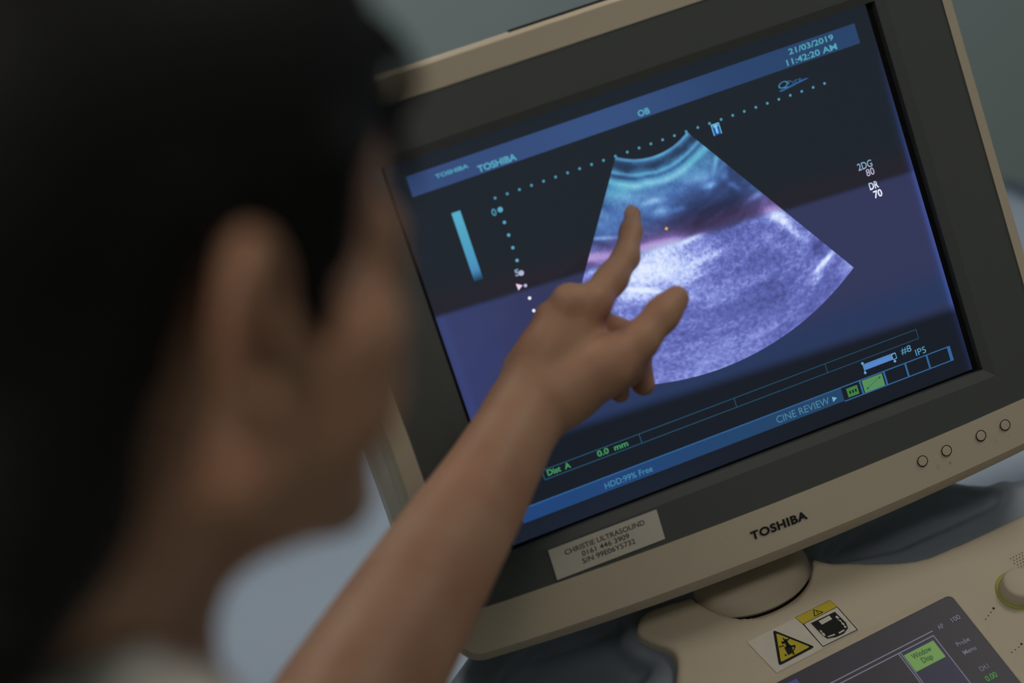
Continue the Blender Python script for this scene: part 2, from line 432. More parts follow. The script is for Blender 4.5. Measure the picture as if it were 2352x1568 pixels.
# display panel and what it shows -------------------------------------------------
def sst(a, b, x): t = np.clip((x - a) / (b - a), 0, 1); return t * t * (3 - 2 * t)
def band(X, Z):
    """the three brightness bands of the backlight, in millimetres"""
    x = X * 1000; z = Z * 1000
    mA = sst(2.2, -2.2, z - (21.3 - .0466 * x)); mB = sst(5.0, -5.0, z - (-79.4 - .052 * x))
    pk = np.exp(-((z - (27.5 - .0466 * x)) / 9.0) ** 2) * (1 - mA)
    return mA * (1 - mB), mB, pk
def mix3(X, Z, top, midc, bot, pink=None):
    mA, mB, pk = band(X, Z); top = lin(top); midc = lin(midc); bot = lin(bot)
    c = top * (1 - mA - mB)[:, None] + midc * mA[:, None] + bot * mB[:, None]
    if pink is not None: c = c * (1 - pk * .8)[:, None] + lin(pink) * (pk * .8)[:, None]
    return c
def col_bg(X, Z):
    x = X * 1000; z = Z * 1000; c = mix3(X, Z, (28, 34, 42), (50, 54, 88), (20, 25, 35), (36, 32, 42))
    mA, mB, pk = band(X, Z)
    c += (mA * np.exp(-((x + 175) / 60) ** 2))[:, None] * lin((12, 24, 58)) * 1.0
    c += (mA * np.exp(-((z + 75) / 14) ** 2))[:, None] * np.array([-.012, .000, .006])
    e = np.exp(-((x - 176) / 2.2) ** 2) * sst(125, -20, z) + .22 * np.exp(-((x + 174) / 2.0) ** 2) * mA
    c += (e * (1 - .75 * mB))[:, None] * lin((40, 60, 125))
    c += (np.exp(-((z + 134) / 12) ** 2) * np.exp(-((x + 100) / 90) ** 2))[:, None] * lin((6, 11, 26))
    return np.maximum(c, 0)
def grid(name, x0, x1, z0, z1, nx, nz, colfn, y, parent, mt='display'):
    X, Z = np.meshgrid(np.linspace(x0, x1, nx + 1), np.linspace(z0, z1, nz + 1), indexing='ij'); X = X.ravel(); Z = Z.ravel()
    idx = np.arange((nx + 1) * (nz + 1)).reshape(nx + 1, nz + 1)
    Q = np.stack([idx[:-1, :-1], idx[1:, :-1], idx[1:, 1:], idx[:-1, 1:]], -1).reshape(-1, 4)
    me = fast_mesh(name, np.stack([X, np.full(len(X), y), Z], 1), Q); o = link(name, me, MT[mt], parent); paint(me, X, Z, colfn); return o
YP = 0.0
panel = grid('display_panel', -.1766, .1766, -.1355, .1348, 90, 260, col_bg, YP, monitor)
# dark gap round the panel
o_ = box('panel_surround', (-.1812, .0022, -.1385), (.1822, .0050, .1355), MT['black'], monitor)
Y1 = -.00015; Y2 = -.0003
def flat(c): c = lin(c); return lambda X, Z: np.tile(c, (len(X), 1))
def txtcol(X, Z): return mix3(X, Z, (86, 165, 195), (235, 236, 255), (70, 135, 165), (196, 176, 205))
def hdr(X, Z):
    x = X * 1000; t = sst(-165, 165, x)[:, None]; c = lin((52, 74, 120)) * (1 - t) + lin((40, 66, 104)) * t
    return c * (1 + .25 * np.exp(-((x + 20) / 60) ** 2))[:, None]
def ftr(X, Z):
    x = X * 1000; t = sst(-165, 80, x)[:, None]; return lin((30, 66, 118)) * (1 - t) + lin((34, 66, 100)) * t
grid('header_bar', -.165, .165, .1095, .1237, 60, 2, hdr, Y1, panel)
grid('footer_bar', -.165, .0785, -.1237, -.1135, 60, 2, ftr, Y1, panel)
cy = (88, 172, 200)
W = lambda n, t, x, z, w, c, f=txtcol, **k: write(n, t, x, z, w, c, MT['display'], panel, Y2, f, **k)
W('screen_text', 'TOSHIBA', -.1463, .1160, .0232, .0028, flat((84, 160, 188)), offset=.03)
W('screen_text', 'TOSHIBA', -.1178, .1106, .0274, .0046, flat((86, 166, 194)), offset=.03)
W('screen_text', 'OB', -.0017, .1110, .0085, .0042, flat(cy), offset=.02)
W('screen_text', '21/03/2019', .1133, .1176, .0340, .0040, flat((80, 160, 178)), offset=.02)
W('screen_text', '11:42:20 AM', .1097, .1108, .0382, .0042, flat((80, 160, 178)), offset=.02)
W('screen_text', '0', -.1181, .0803, .0030, .0046)
W('screen_text', '5', -.1162, .0372, .0032, .0044, offset=.02)
W('screen_text', '2DG', .1372, .0260, .0110, .0050, offset=.012)
W('screen_text', '80', .1420, .0203, .0062, .0050, offset=.012)
W('screen_text', 'DR', .1413, .0105, .0070, .0052, offset=.025)
W('screen_text', '70', .1428, .0040, .0064, .0052, offset=.025)
W('screen_text', 'Dist  A', -.1386, -.0988, .0170, .0042, flat((64, 142, 92)), offset=.03)
W('screen_text', '0.0  mm', -.1017, -.0988, .0228, .0042, flat((64, 142, 92)), offset=.03)
W('screen_text', 'HDD:99% Free', -.1036, -.1216, .0355, .0042, flat((66, 128, 168)), offset=.012)
W('screen_text', 'CINE REVIEW', .0268, -.1217, .0410, .0050, flat((70, 124, 152)), offset=.006)
W('screen_text', '#8', .1288, -.1072, .0080, .0046, flat((90, 155, 190)))
W('screen_text', 'IP5', .1390, -.1119, .0080, .0046, flat((90, 155, 190)))
W('screen_text', 'Q', .0990, .0972, .0075, .0042, flat((70, 130, 170)), shear=.12)
W('screen_text', 'Pure', .1065, .0985, .0100, .0028, flat((56, 100, 140)))
def disc_pts(cx, cz, r, n=10): return [(cx + r * math.cos(2 * math.pi * i / n), cz + r * math.sin(2 * math.pi * i / n)) for i in range(n)]
def shapes(name, polys, colfn, y=Y2, parent=None, mt='display', frame='mon'):
    V = []; F = []
    for P in polys: b = len(V); V += list(P); F.append(tuple(range(b, b + len(P))))
    X = np.array([p[0] for p in V]); Z = np.array([p[1] for p in V])
    if frame == 'mon': W_ = np.stack([X, np.full(len(X), y), Z], 1)
    else: W_ = np.stack([X, Z, np.full(len(X), y)], 1)
    me = mesh(name, W_, F); o = link(name, me, MT[mt], parent if parent is not None else panel)
    if colfn: paint(me, X, Z, colfn)
    return o
def rect(x0, z0, x1, z1): return [(x0, z0), (x1, z0), (x1, z1), (x0, z1)]
def frame_(x0, z0, x1, z1, w): return [rect(x0, z0, x1, z0 + w), rect(x0, z1 - w, x1, z1), rect(x0, z0 + w, x0 + w, z1 - w), rect(x1 - w, z0 + w, x1, z1 - w)]
dots = [disc_pts(-.1128 + .00873 * i, 0.0913, .00095) for i in range(29)]
shapes('width_scale_dots', dots, lambda X, Z: mix3(X, Z, (78, 150, 180), (235, 235, 255), (60, 60, 60)))
dd = [disc_pts(-.1120, .0829 - .00895 * i, .0019 if i in (0, 5, 10, 15) else .00115) for i in range(18)]
shapes('depth_scale_dots', dd, lambda X, Z: mix3(X, Z, (88, 165, 195), (240, 240, 255), (120, 130, 220), (215, 195, 225)))
shapes('focus_marker', [[(-.1178, .0325), (-.1138, .0300), (-.1175, .0278)]], flat((235, 205, 235)))
grid('grey_bar', -.1440, -.1378, .0430, .0912, 2, 20, lambda X, Z: (lin((84, 170, 200)) * sst(.030, .095, Z)[:, None] ** .45 * 1.0 + lin((40, 70, 130)) * sst(.08, .04, Z)[:, None]) * sst(.040, .052, Z)[:, None], Y1, panel)
shapes('orientation_mark', [rect(.0448, .0822, .0508, .0900)], flat((40, 80, 165)), Y1)
shapes('orientation_letter', [rect(.0462, .0877, .0495, .0890), rect(.0471, .0832, .0486, .0877), rect(.0448, .0893, .0508, .0900), rect(.0448, .0822, .0453, .0893), rect(.0503, .0822, .0508, .0893)], flat((120, 200, 225)))
shapes('logo_swoosh', [[(.0985, .0966), (.1190, .0990), (.1222, .0984), (.1000, .0955)]], flat((48, 95, 150)), Y1)
shapes('caliper_star', [[(-.0070 + (.0016 if i % 2 == 0 else .0007) * math.cos(math.pi * i / 4), .0334 + (.0016 if i % 2 == 0 else .0007) * math.sin(math.pi * i / 4)) for i in range(8)]], flat((225, 185, 75)), -.0005)
lw = .00050
shapes('measurement_table', frame_(-.1418, -.1007, .1445, -.0935, lw) + [rect(x, -.1004, x + lw, -.0938) for x in (-.0698, .0021, .0723)], lambda X, Z: np.outer(1 - .25 * sst(-.1, .1, X), lin((42, 88, 118))))
shapes('footer_outline', [rect(-.165, -.1142, .165, -.1134), rect(.0785, -.1244, .165, -.1236), rect(.1625, -.1240, .165, -.1137)] + [rect(x, -.1240, x + .0014, -.1137) for x in (.0925, .1115, .1285, .1455)], flat((48, 98, 148)))
shapes('film_icon', [rect(.0820, -.1225, .0905, -.1160)] , flat((66, 122, 66)), Y2)
shapes('film_icon_holes', [rect(x, -.1204, x + .0011, -.1182) for x in (.0836, .0858, .0880)], flat((12, 20, 22)), -.00045)
shapes('caliper_icon', [rect(.0947, -.1236, .1106, -.1146)], flat((84, 138, 88)), Y1)
shapes('caliper_icon_marks', [rect(.0968 + .0012 * i, -.1213 + .0005 * i, .0975 + .0012 * i, -.1209 + .0005 * i) for i in range(1, 9)] + [rect(.0964, -.1214, .0984, -.1210), rect(.0972, -.1222, .0976, -.1202), rect(.1070, -.1170, .1090, -.1166), rect(.1078, -.1178, .1082, -.1158)], flat((24, 60, 50)), -.00045)
shapes('cine_arrow', [[(.0703, -.1177), (.0738, -.1196), (.0703, -.1216)]], flat((110, 170, 200)))
shapes('progress_bar', [rect(.0995, -.1083, .1215, -.1045)], flat((84, 132, 200)), Y1)
shapes('progress_marks', frame_(.1213, -.1085, .1247, -.1043, .0005) + [rect(.0988, -.1098, .0993, -.1030), disc_pts(.0990, -.1030, .0010), disc_pts(.0990, -.1100, .0010), disc_pts(.1225, -.1098, .0010), rect(.0995, -.1043, .1245, -.1039)], flat((100, 160, 205)))
# the sector scan
AX, AZ, RI, RO, HA = .0010, .1300, .0470, .2010, math.radians(34.0)
na, nr = 340, 440
TH, RR = np.meshgrid(np.linspace(-HA, HA, na + 1), np.linspace(RI, RO, nr + 1), indexing='ij')
X = (AX + RR * np.sin(TH)).ravel(); Z = (AZ - RR * np.cos(TH)).ravel()
def smooth_noise(sa, sr, seed):
    g = np.random.RandomState(seed).rand(int(na / sa) + 3, int(nr / sr) + 3)
    u = np.arange(na + 1) / sa; v = np.arange(nr + 1) / sr; i = u.astype(int); j = v.astype(int)
    fu = (u - i)[:, None]; fv = (v - j)[None]; fu = fu * fu * (3 - 2 * fu); fv = fv * fv * (3 - 2 * fv)
    return (g[i][:, j] * (1 - fu) * (1 - fv) + g[i + 1][:, j] * fu * (1 - fv) + g[i][:, j + 1] * (1 - fu) * fv + g[i + 1][:, j + 1] * fu * fv)
rm = RR * 1000; thd = np.degrees(TH)
wob = (smooth_noise(40, 40, 3) - .5) * 6
B = np.full(rm.shape, .50)
B += .25 * np.exp(-((rm - 48.2) / 1.0) ** 2) - .25 * np.exp(-((rm - 53) / 3.2) ** 2)
B += .22 * np.exp(-((rm - 57.5 - wob * .2) / 1.1) ** 2) - .12 * np.exp(-((rm - 60.0 - wob * .2) / 1.2) ** 2) + .42 * np.exp(-((rm - 64.3 - wob * .3) / 2.4) ** 2)
B += .12 * (smooth_noise(26, 9, 11) - .5) + .16 * (smooth_noise(50, 24, 12) - .5)
def blob(px, py, sx, sy, ang, amp, gate=None):
    global B
    x0, z0 = on_screen(px, py); x1, z1 = on_screen(px + 10 * math.cos(math.radians(ang)), py + 10 * math.sin(math.radians(ang)))
    dx, dz = x1 - x0, z1 - z0; L = math.hypot(dx, dz); dx /= L; dz /= L
    u = ((X - x0) * dx + (Z - z0) * dz).reshape(rm.shape) * 3400 + wob * 1.5; v = (-(X - x0) * dz + (Z - z0) * dx).reshape(rm.shape) * 3400 + wob
    B += amp * np.exp(-(u / sx) ** 2 - (v / sy) ** 2)
for b_ in ((1655, 480, 120, 46, -14, -.40), (1560, 520, 110, 36, -14, -.22), (1700, 400, 40, 45, 40, -.22), (1400, 560, 60, 30, -10, -.12), (1765, 470, 14, 60, -50, .12),
           (1500, 462, 26, 8, -12, .35), (1520, 483, 20, 10, -10, .35), (1430, 432, 40, 14, -10, .2), (1425, 452, 30, 14, 0, .2), (1562, 480, 20, 8, -10, .2), (1470, 440, 70, 30, -10, .12),
           (1640, 372, 6, 26, 8, .30), (1632, 425, 16, 7, -25, .4), (1665, 400, 12, 10, -30, .25), (1610, 410, 22, 16, -10, .22), (1585, 405, 30, 18, -30, .14),
           (1735, 452, 26, 9, -35, .35), (1690, 428, 18, 8, 35, .25), (1775, 492, 34, 16, 20, .45), (1800, 512, 24, 12, 40, .35), (1720, 510, 50, 10, -16, .18),
           (1480, 565, 60, 10, -12, .25), (1590, 548, 30, 6, -22, .5), (1545, 558, 60, 12, -14, .25), (1500, 600, 90, 46, -18, .50), (1560, 640, 60, 40, -10, .30), (1450, 640, 60, 40, 0, .3),
           (1485, 668, 44, 6, 4, .6), (1460, 680, 60, 14, 4, .35), (1620, 595, 40, 8, -25, .35), (1360, 590, 40, 10, -4, .35), (1385, 546, 36, 5, 2, .35), (1375, 625, 30, 8, -10, .4),
           (1893, 600, 34, 7, -48, .62), (1876, 640, 20, 8, -60, .25), (1830, 540, 30, 9, 40, .28), (1785, 560, 40, 14, 30, .14),
           (1800, 660, 120, 80, -20, -.11), (1880, 570, 30, 18, 50, -.16), (1720, 590, 60, 26, -20, -.06), (1640, 760, 90, 50, -20, -.05), (1600, 830, 140, 40, -14, .06), (1700, 780, 90, 40, -20, .04)):
    blob(*b_)
sp = (smooth_noise(3.0, 4.2, 21) - .5) * .85 + (smooth_noise(6, 7, 22) - .5) * .6 + (smooth_noise(2.0, 2.6, 23) - .5) * .3
mA, mB, pk = [q.reshape(rm.shape) for q in band(X, Z)]
B = B + sp * (.11 + .19 * mA) * np.clip(B + .2, .3, 1); B = np.clip(B + .05 * mA, .06 + .12 * mA, 1.25)
def ramp(Bv, stops):
    xs = [s_[0] for s_ in stops]; C_ = np.array([lin(s_[1]) for s_ in stops]); return np.stack([np.interp(Bv, xs, C_[:, k]) for k in range(3)], -1)
zz = Z.reshape(rm.shape) * 1000
topc = ramp(B, [(0, (22, 34, 52)), (.3, (42, 66, 98)), (.5, (66, 112, 160)), (.7, (84, 152, 192)), (.95, (96, 178, 205)), (1.25, (150, 205, 225))])
lowc = ramp(B, [(0, (26, 34, 60)), (.3, (54, 72, 120)), (.5, (74, 110, 172)), (.7, (104, 150, 205)), (.95, (150, 195, 230)), (1.25, (200, 225, 245))])
wz = sst(74, 52, zz)[..., None]; topc = topc * (1 - wz) + lowc * wz
pinkc = ramp(B, [(0, (44, 34, 58)), (.3, (78, 66, 110)), (.5, (112, 88, 150)), (.7, (160, 130, 196)), (1.0, (190, 160, 215)), (1.25, (225, 200, 240))])
midc = ramp(B, [(0, (40, 42, 88)), (.3, (70, 76, 138)), (.5, (98, 106, 182)), (.7, (134, 146, 218)), (.95, (190, 204, 250)), (1.25, (226, 236, 255))])
C_ = topc * (1 - pk * .9)[..., None] + pinkc * (pk * .9)[..., None]
C_ = C_ * (1 - mA)[..., None] + midc * mA[..., None]
C_ = C_.reshape(-1, 3)
idx = np.arange((na + 1) * (nr + 1)).reshape(na + 1, nr + 1)
Q = np.stack([idx[:-1, :-1], idx[:-1, 1:], idx[1:, 1:], idx[1:, :-1]], -1).reshape(-1, 4)
me = fast_mesh('sector_scan', np.stack([X, np.full(len(X), Y1), Z], 1), Q); fan = link('sector_scan', me, MT['display'], panel)
a_ = me.color_attributes.new('Col', 'FLOAT_COLOR', 'POINT'); a_.data.foreach_set('color', np.concatenate([C_, np.ones((len(C_), 1))], 1).astype(np.float32).ravel())
tag(fan, 'blue and violet fan-shaped scan picture')

# lettering, buttons and the service label on the frame
YF = Fz - .00075
write('maker_lettering', 'TOSHIBA', -.0190, -.1904, .0432, .0062, MT['print'], monitor, YF, offset=.04, spacing=1.1)
for i, x in enumerate((.1166, .1359, .1638, .1835)):
    z = (-.1819, -.1812, -.1802, -.1794)[i]
    MB_ = Matrix.Translation((x, Fz - .0014, z)) @ Matrix.Rotation(math.radians(90), 4, 'X')
    b = lathe('control_button', [(.0001, 0), (.0031, 0), (.0034, -.0004), (.0034, -.0030), (.0001, -.0030)][::-1], MT['beige'], monitor, M=Matrix.Translation((x, Fz - .0014, z)) @ Matrix.Rotation(math.radians(90), 4, 'X') , n=32)
    ri = []
    for k in range(40):
        a = 2 * math.pi * k / 40; ri.append((math.cos(a), math.sin(a)))
    V = [(x + rr * cx, Fz - .0009, z + rr * cz) for rr in (.0033, .0041) for cx, cz in ri]
    link('button_gap', mesh('button_gap', V, [(k, (k + 1) % 40, 40 + (k + 1) % 40, 40 + k) for k in range(40)]), MT['print'], b).matrix_parent_inverse = MB_.inverted()
def icon(polys): shapes('button_symbol', polys, None, YF, monitor, 'faint_print')
def ring_poly(cx, cz, r, w, n=20): return [[(cx + q * math.cos(2 * math.pi * k / n), cz + q * math.sin(2 * math.pi * k / n)) for q, k in ((r, i), (r + w, i), (r + w, i + 1), (r, i + 1))] for i in range(n)]
x_, z_ = on_screen(2153, 1072, Fz); icon(ring_poly(x_, z_, .0011, .0004))
x_, z_ = on_screen(2181, 1061, Fz); icon([[(x_ - .0012, z_ - .001), (x_ + .0012, z_ - .001), (x_, z_ + .0012)]])
x_, z_ = on_screen(2287, 1014, Fz); icon(ring_poly(x_, z_, .0014, .0003))
x_, z_ = on_screen(2260, 1026, Fz); icon([rect(x_ - .0012, z_, x_ + .0012, z_ + .0003)])
x_, z_ = on_screen(2315, 1002, Fz); icon([rect(x_ - .001, z_, x_ + .001, z_ + .0003), rect(x_ - .00015, z_ - .001, x_ + .00015, z_ + .001)])
lab = prism('service_label', [(-.1571, -.1664), (-.0770, -.1668), (-.0764, -.1453), (-.1565, -.1447)], -(Fz + .0006), -(Fz + .0002), MT['label'], monitor, M=Matrix.Rotation(math.radians(90), 4, 'X'))
tag(lab, 'pale printed sticker on the lower bezel')
YL = Fz + .00005
for tx, x, z, w_ in (('CHRISTIE ULTRASOUND', -.1462, -.1522, .0590), ('0161 446 3909', -.1352, -.1572, .0350), ('S/N 99E06Y5732', -.1365, -.1622, .0390)):
    o = write('label_text', tx, x, z, w_, .0036, MT['label_ink'], lab, YL, offset=.012); o.matrix_parent_inverse = lab.matrix_local.inverted()

# ------------------------------------------------------------------ ultrasound console
console = empty('ultrasound_console', Matrix.Translation((P0[0], P0[1], 0)), 'beige and slate blue ultrasound console under the monitor', 'ultrasound machine')
CI = (Matrix.Translation((-P0[0], -P0[1], 0)) @ CON_M)            # console plane frame relative to the thing
inv = Matrix.Translation((-P0[0], -P0[1], 0))
def seg_sdf(Px, Py, poly):
    n = len(poly); d = np.full(Px.shape, 1e9); s = np.zeros(Px.shape, bool)
    for i in range(n):
        ax, ay = poly[i]; bx, by = poly[(i + 1) % n]; ex, ey = bx - ax, by - ay; wx, wy = Px - ax, Py - ay
        t = np.clip((wx * ex + wy * ey) / (ex * ex + ey * ey), 0, 1); d = np.minimum(d, (wx - ex * t) ** 2 + (wy - ey * t) ** 2)
        c1 = (ay <= Py) & (by > Py); c2 = (ay > Py) & (by <= Py); cr = ex * wy - ey * wx
        s ^= (c1 & (cr > 0)) | (c2 & (cr < 0))
    return np.where(s, -1, 1) * np.sqrt(d)
def catmull(P, n=6, closed=True):
    P = [np.array(p, float) for p in P]; N = len(P); out = []
    for i in range(N if closed else N - 1):
        p0, p1, p2, p3 = (P[(i - 1) % N], P[i], P[(i + 1) % N], P[(i + 2) % N]) if closed else (P[max(i - 1, 0)], P[i], P[i + 1], P[min(i + 2, N - 1)])
        for k in range(n):
            t = k / n; out.append(tuple(.5 * (2 * p1 + (p2 - p0) * t + (2 * p0 - 5 * p1 + 4 * p2 - p3) * t * t + (3 * p1 - p0 - 3 * p2 + p3) * t ** 3)))
    return out
def slab(S, poly, z0, z1, rad, k=.004, op='u'):
    """outline in the console plane between heights z0 and z1 with rounded edges"""
    P_ = np.array(poly)
    def fn(G):
        d2 = seg_sdf(G[..., 0], G[..., 1], poly) if G.shape[2] < 2 else np.repeat(seg_sdf(G[..., 0, 0], G[..., 0, 1], poly)[..., None], G.shape[2], 2)
        dz = np.abs(G[..., 2] - (z0 + z1) / 2) - (z1 - z0) / 2; a = d2 + rad; b = dz + rad
        return np.minimum(np.maximum(a, b), 0) + np.sqrt(np.maximum(a, 0) ** 2 + np.maximum(b, 0) ** 2) - rad
    S.add(fn, (*P_.min(0), z0), (*P_.max(0), z1), k, op)
# swivel position, console frame
SWc = at(1707, 1335, 1.262)
q = np.array(CON_M.inverted()) @ np.append(SWc, 1); SWl = q[:3]
upl = np.array([CON_M.inverted().to_3x3() @ Vector((0, 0, 1))][0])
# beige top plate with flare up to the swivel
edge_r = [on_console(*p) for p in ((1905, 1290), (1960, 1290), (2000, 1291), (2080, 1288), (2140, 1275), (2240, 1232), (2352, 1180))]
edge_l = [on_console(*p) for p in ((1553, 1568), (1556, 1520), (1541, 1490), (1500, 1474), (1468, 1455), (1465, 1430), (1482, 1405), (1530, 1385))]
poly = [(-.30, -.30), (-.30, -.10), (-.22, -.07), (-.14, -.035), (-.108, -.008)] + edge_l + [(-.056, .066), (-.01, .058), (.034, .056)] + edge_r + [(.26, .008), (.33, -.02), (.33, -.30)]
plate_poly = catmull(poly, 4)
S = Solid(.0022)
slab(S, plate_poly, -.030, 0, .0035, .003)
a_ = SWl - upl * .040; b_ = SWl - upl * .002
def cut(G):                               # the flare stops level under the swivel disc
    return -((G - SWl) @ upl - (-.0015))
def keep_below(G): return (G - SWl) @ upl + .0015
S.p.append((lambda G: np.where(np.linalg.norm((G - SWl) - ((G - SWl) @ upl)[..., None] * upl, axis=-1) < .0535, keep_below(G), -1.0), SWl - .09, SWl + .09, .002, 'i'))
me = S.mesh('top_plate'); tp = link('top_plate', me, MT['beige'], console, smooth=True, M=CI)
# slate body with oval tray recess, sitting a little lower and further back
ring_out = [(-.30, .02), (-.26, .075), (-.215, .105), (-.15, .14), (-.05, .165), (.06, .155)] + [on_console(*p, -.012) for p in ((2211, 1099), (2301, 1093), (2352, 1090))] + [(.30, .03), (.34, -.02), (.36, -.30), (-.32, -.30), (-.33, -.08)]
rp = catmull(ring_out, 5)
S = Solid(.003)
slab(S, rp, -.075, -.010, .012, .004)
rec = [on_console(*p, -.012) for p in ((1900, 1285), (2052, 1262), (2109, 1239), (2167, 1214), (2224, 1187), (2278, 1163), (2300, 1138), (2290, 1122), (2262, 1117), (2180, 1122), (2060, 1150), (1940, 1215))]
slab(S, catmull(rec, 5), -.024, .03, .010, .010, 's')
recl = [on_console(*p, -.012) for p in ((1150, 1568), (1240, 1480), (1330, 1450), (1400, 1415), (1425, 1440), (1420, 1480), (1455, 1515), (1492, 1530), (1470, 1568), (1420, 1640), (1200, 1660))]
slab(S, catmull(recl, 5), -.026, .03, .010, .012, 's')
me = S.mesh('side_tray'); tag(link('side_tray', me, MT['slate'], console, smooth=True, M=CI), 'slate blue tray and handle ring')
# swivel base and neck of the monitor
swM = Matrix.Translation(Vector(SWc))
sw = lathe('swivel_base', [(.0001, -.0005), (.0480, -.0005), (.0500, .0010), (.0512, .0030), (.0508, .0045), (.0496, .0090), (.0470, .0140), (.0420, .0180), (.0001, .0190)], MT['beige'], console, M=inv @ swM)
lathe('swivel_gap', [(.0001, -.0040), (.0500, -.0040), (.0500, -.0003), (.0001, -.0003)], MT['black'], console, M=inv @ swM)
lathe('swivel_collar', [(.0001, -.0400), (.0900, -.0400), (.0800, -.0290), (.0710, -.0200), (.0640, -.0130), (.0590, -.0080), (.0555, -.0045), (.0530, -.0025), (.0515, -.0020), (.0505, -.0026), (.0500, -.0060), (.0001, -.0070)], MT['beige'], console, M=inv @ swM, n=96)
nk0 = SWc + np.array([0, .012, .004]); nk1 = mon(0, .085, -.10)
S = Solid(.003); S.cone(nk0, nk0 + np.array([0, .090, .03]), .030, .030, .01); S.cone(nk0 + np.array([0, .090, .03]), nk1 + np.array([0, .055, 0]), .030, .034, .01)
S.cone(nk1 + np.array([0, .055, 0]), mon(0, .118, -.04), .034, .032, .01)
o = link('support_arm', S.mesh('support_arm'), MT['beige'], console, smooth=True); o.matrix_local = inv
# small clip under the bezel on the left
cl = at(1400, 1425, 1.205)
# warning label
def cpoly(pts, h=0): return [on_console(*p, h) for p in pts]
from mathutils.bvhtree import BVHTree
_bv = BVHTree.FromPolygons([v.co[:] for v in tp.data.vertices], [tuple(p.vertices) for p in tp.data.polygons])
def surf_h(x, y):
    hit = _bv.ray_cast(Vector((x, y, .08)), Vector((0, 0, -1)), .2)
    return hit[0].z if hit[0] is not None else 0.0
def drape(me, cut=.0025):
    bm = bmesh.new(); bm.from_mesh(me); bmesh.ops.triangulate(bm, faces=bm.faces)
    for _ in range(6):
        es = [e for e in bm.edges if e.calc_length() > cut * 1.6]
        if not es: break
        bmesh.ops.subdivide_edges(bm, edges=es, cuts=1); bmesh.ops.triangulate(bm, faces=bm.faces)
    for v in bm.verts: v.co.z += max(0, surf_h(v.co.x, v.co.y))
    bm.to_mesh(me); bm.free(); me.update()
def dec(name, polys, mt, parent, h, M=CI):
    V = []; F = []
    for P in polys: b = len(V); V += [(x, y, h) for x, y in P]; F.append(tuple(range(b, b + len(P))))
    me_ = mesh(name, V, F); drape(me_); o = link(name, me_, mt, parent)
    if parent is console: o.matrix_local = M
    return o
HL = .0007
wl = dec('warning_label', [[(-.0372, .0150), (.0335, .0150), (.0378, -.0143), (-.0322, -.0150)]], MT['label'], console, .0005)
tag(wl, 'pale sticker with yellow warning signs')
tri = [on_console(*p) for p in ((1775, 1447), (1872, 1486), (1789, 1530))]
def inset(P, f): c = np.mean(P, 0); return [tuple(c + (np.array(p) - c) * f) for p in P]
def rounded(P, f=.12, n=4):
    out = []; N = len(P)
    for i in range(N):
        p = np.array(P[i]); a = np.array(P[i - 1]); b = np.array(P[(i + 1) % N]); s0 = p + (a - p) * f; s1 = p + (b - p) * f
        for k in range(n + 1): t = k / n; out.append(tuple((1 - t) ** 2 * s0 + 2 * t * (1 - t) * p + t * t * s1))
    return out
dec('warning_triangle', [rounded(tri, .08)], MT['ink'], wl, HL)
dec('triangle_field', [rounded(inset(tri, .80), .06)], MT['yellow'], wl, HL + .0002)
def px_poly(o, pts, s=1 / 3.35): return [on_console(1652 + x * s, 1100 + y * s) for x, y in pts]
pict = [[(498, 1300), (530, 1360), (575, 1335), (545, 1275)], [(498, 1250), (520, 1245), (545, 1290), (520, 1305)], [(475, 1255), (505, 1250), (520, 1262), (485, 1275)], [(458, 1292), (500, 1282), (500, 1290), (460, 1300)],
        [(486, 1228), (494, 1225), (530, 1290), (520, 1292)], [(520, 1240), (538, 1220), (545, 1225), (528, 1250)], [(530, 1290), (580, 1280), (588, 1290), (575, 1325), (568, 1320), (575, 1295), (535, 1302)], [(500, 1355), (512, 1350), (520, 1362), (508, 1368)], [(560, 1345), (574, 1338), (582, 1350), (568, 1356)],
        [(498, 1240), (515, 1232), (525, 1246), (510, 1256)]]
dec('tipping_pictogram', [px_poly(None, p)[::1] for p in pict], MT['ink'], wl, HL + .0004)
yb = px_poly(None, [(585, 1070), (850, 938), (905, 985), (645, 1118)])
dec('label_border', [px_poly(None, q_) for q_ in ([(640, 1118), (648, 1114), (800, 1290), (796, 1294)], [(796, 1288), (1062, 1158), (1066, 1163), (800, 1294)], [(902, 985), (908, 983), (1066, 1160), (1060, 1163)], [(640, 1116), (903, 983), (906, 988), (644, 1121)], [(582, 1068), (850, 934), (853, 939), (585, 1073)], [(582, 1068), (588, 1068), (648, 1116), (642, 1119)], [(847, 936), (853, 936), (909, 985), (903, 987)])], MT['ink'], wl, HL)
dec('caution_band', [yb], MT['yellow'], wl, HL + .0002)
dec('caution_symbol', [px_poly(None, q_) for q_ in ([(722, 1012), (731, 1014), (735, 1060), (728, 1058)], [(728, 1058), (795, 1026), (800, 1030), (732, 1062)], [(722, 1012), (727, 1009), (799, 1026), (794, 1030)], [(744, 1020), (750, 1018), (760, 1036), (756, 1038)], [(759, 1040), (763, 1038), (766, 1043), (762, 1045)])], MT['ink'], wl, HL + .0004)
dec('monitor_pictogram', [px_poly(None, q_) for q_ in ([(704, 1112), (888, 1024), (925, 1060), (975, 1110), (990, 1150), (960, 1190), (900, 1218), (830, 1230), (790, 1200), (755, 1165)],)], MT['ink'], wl, HL + .0002)
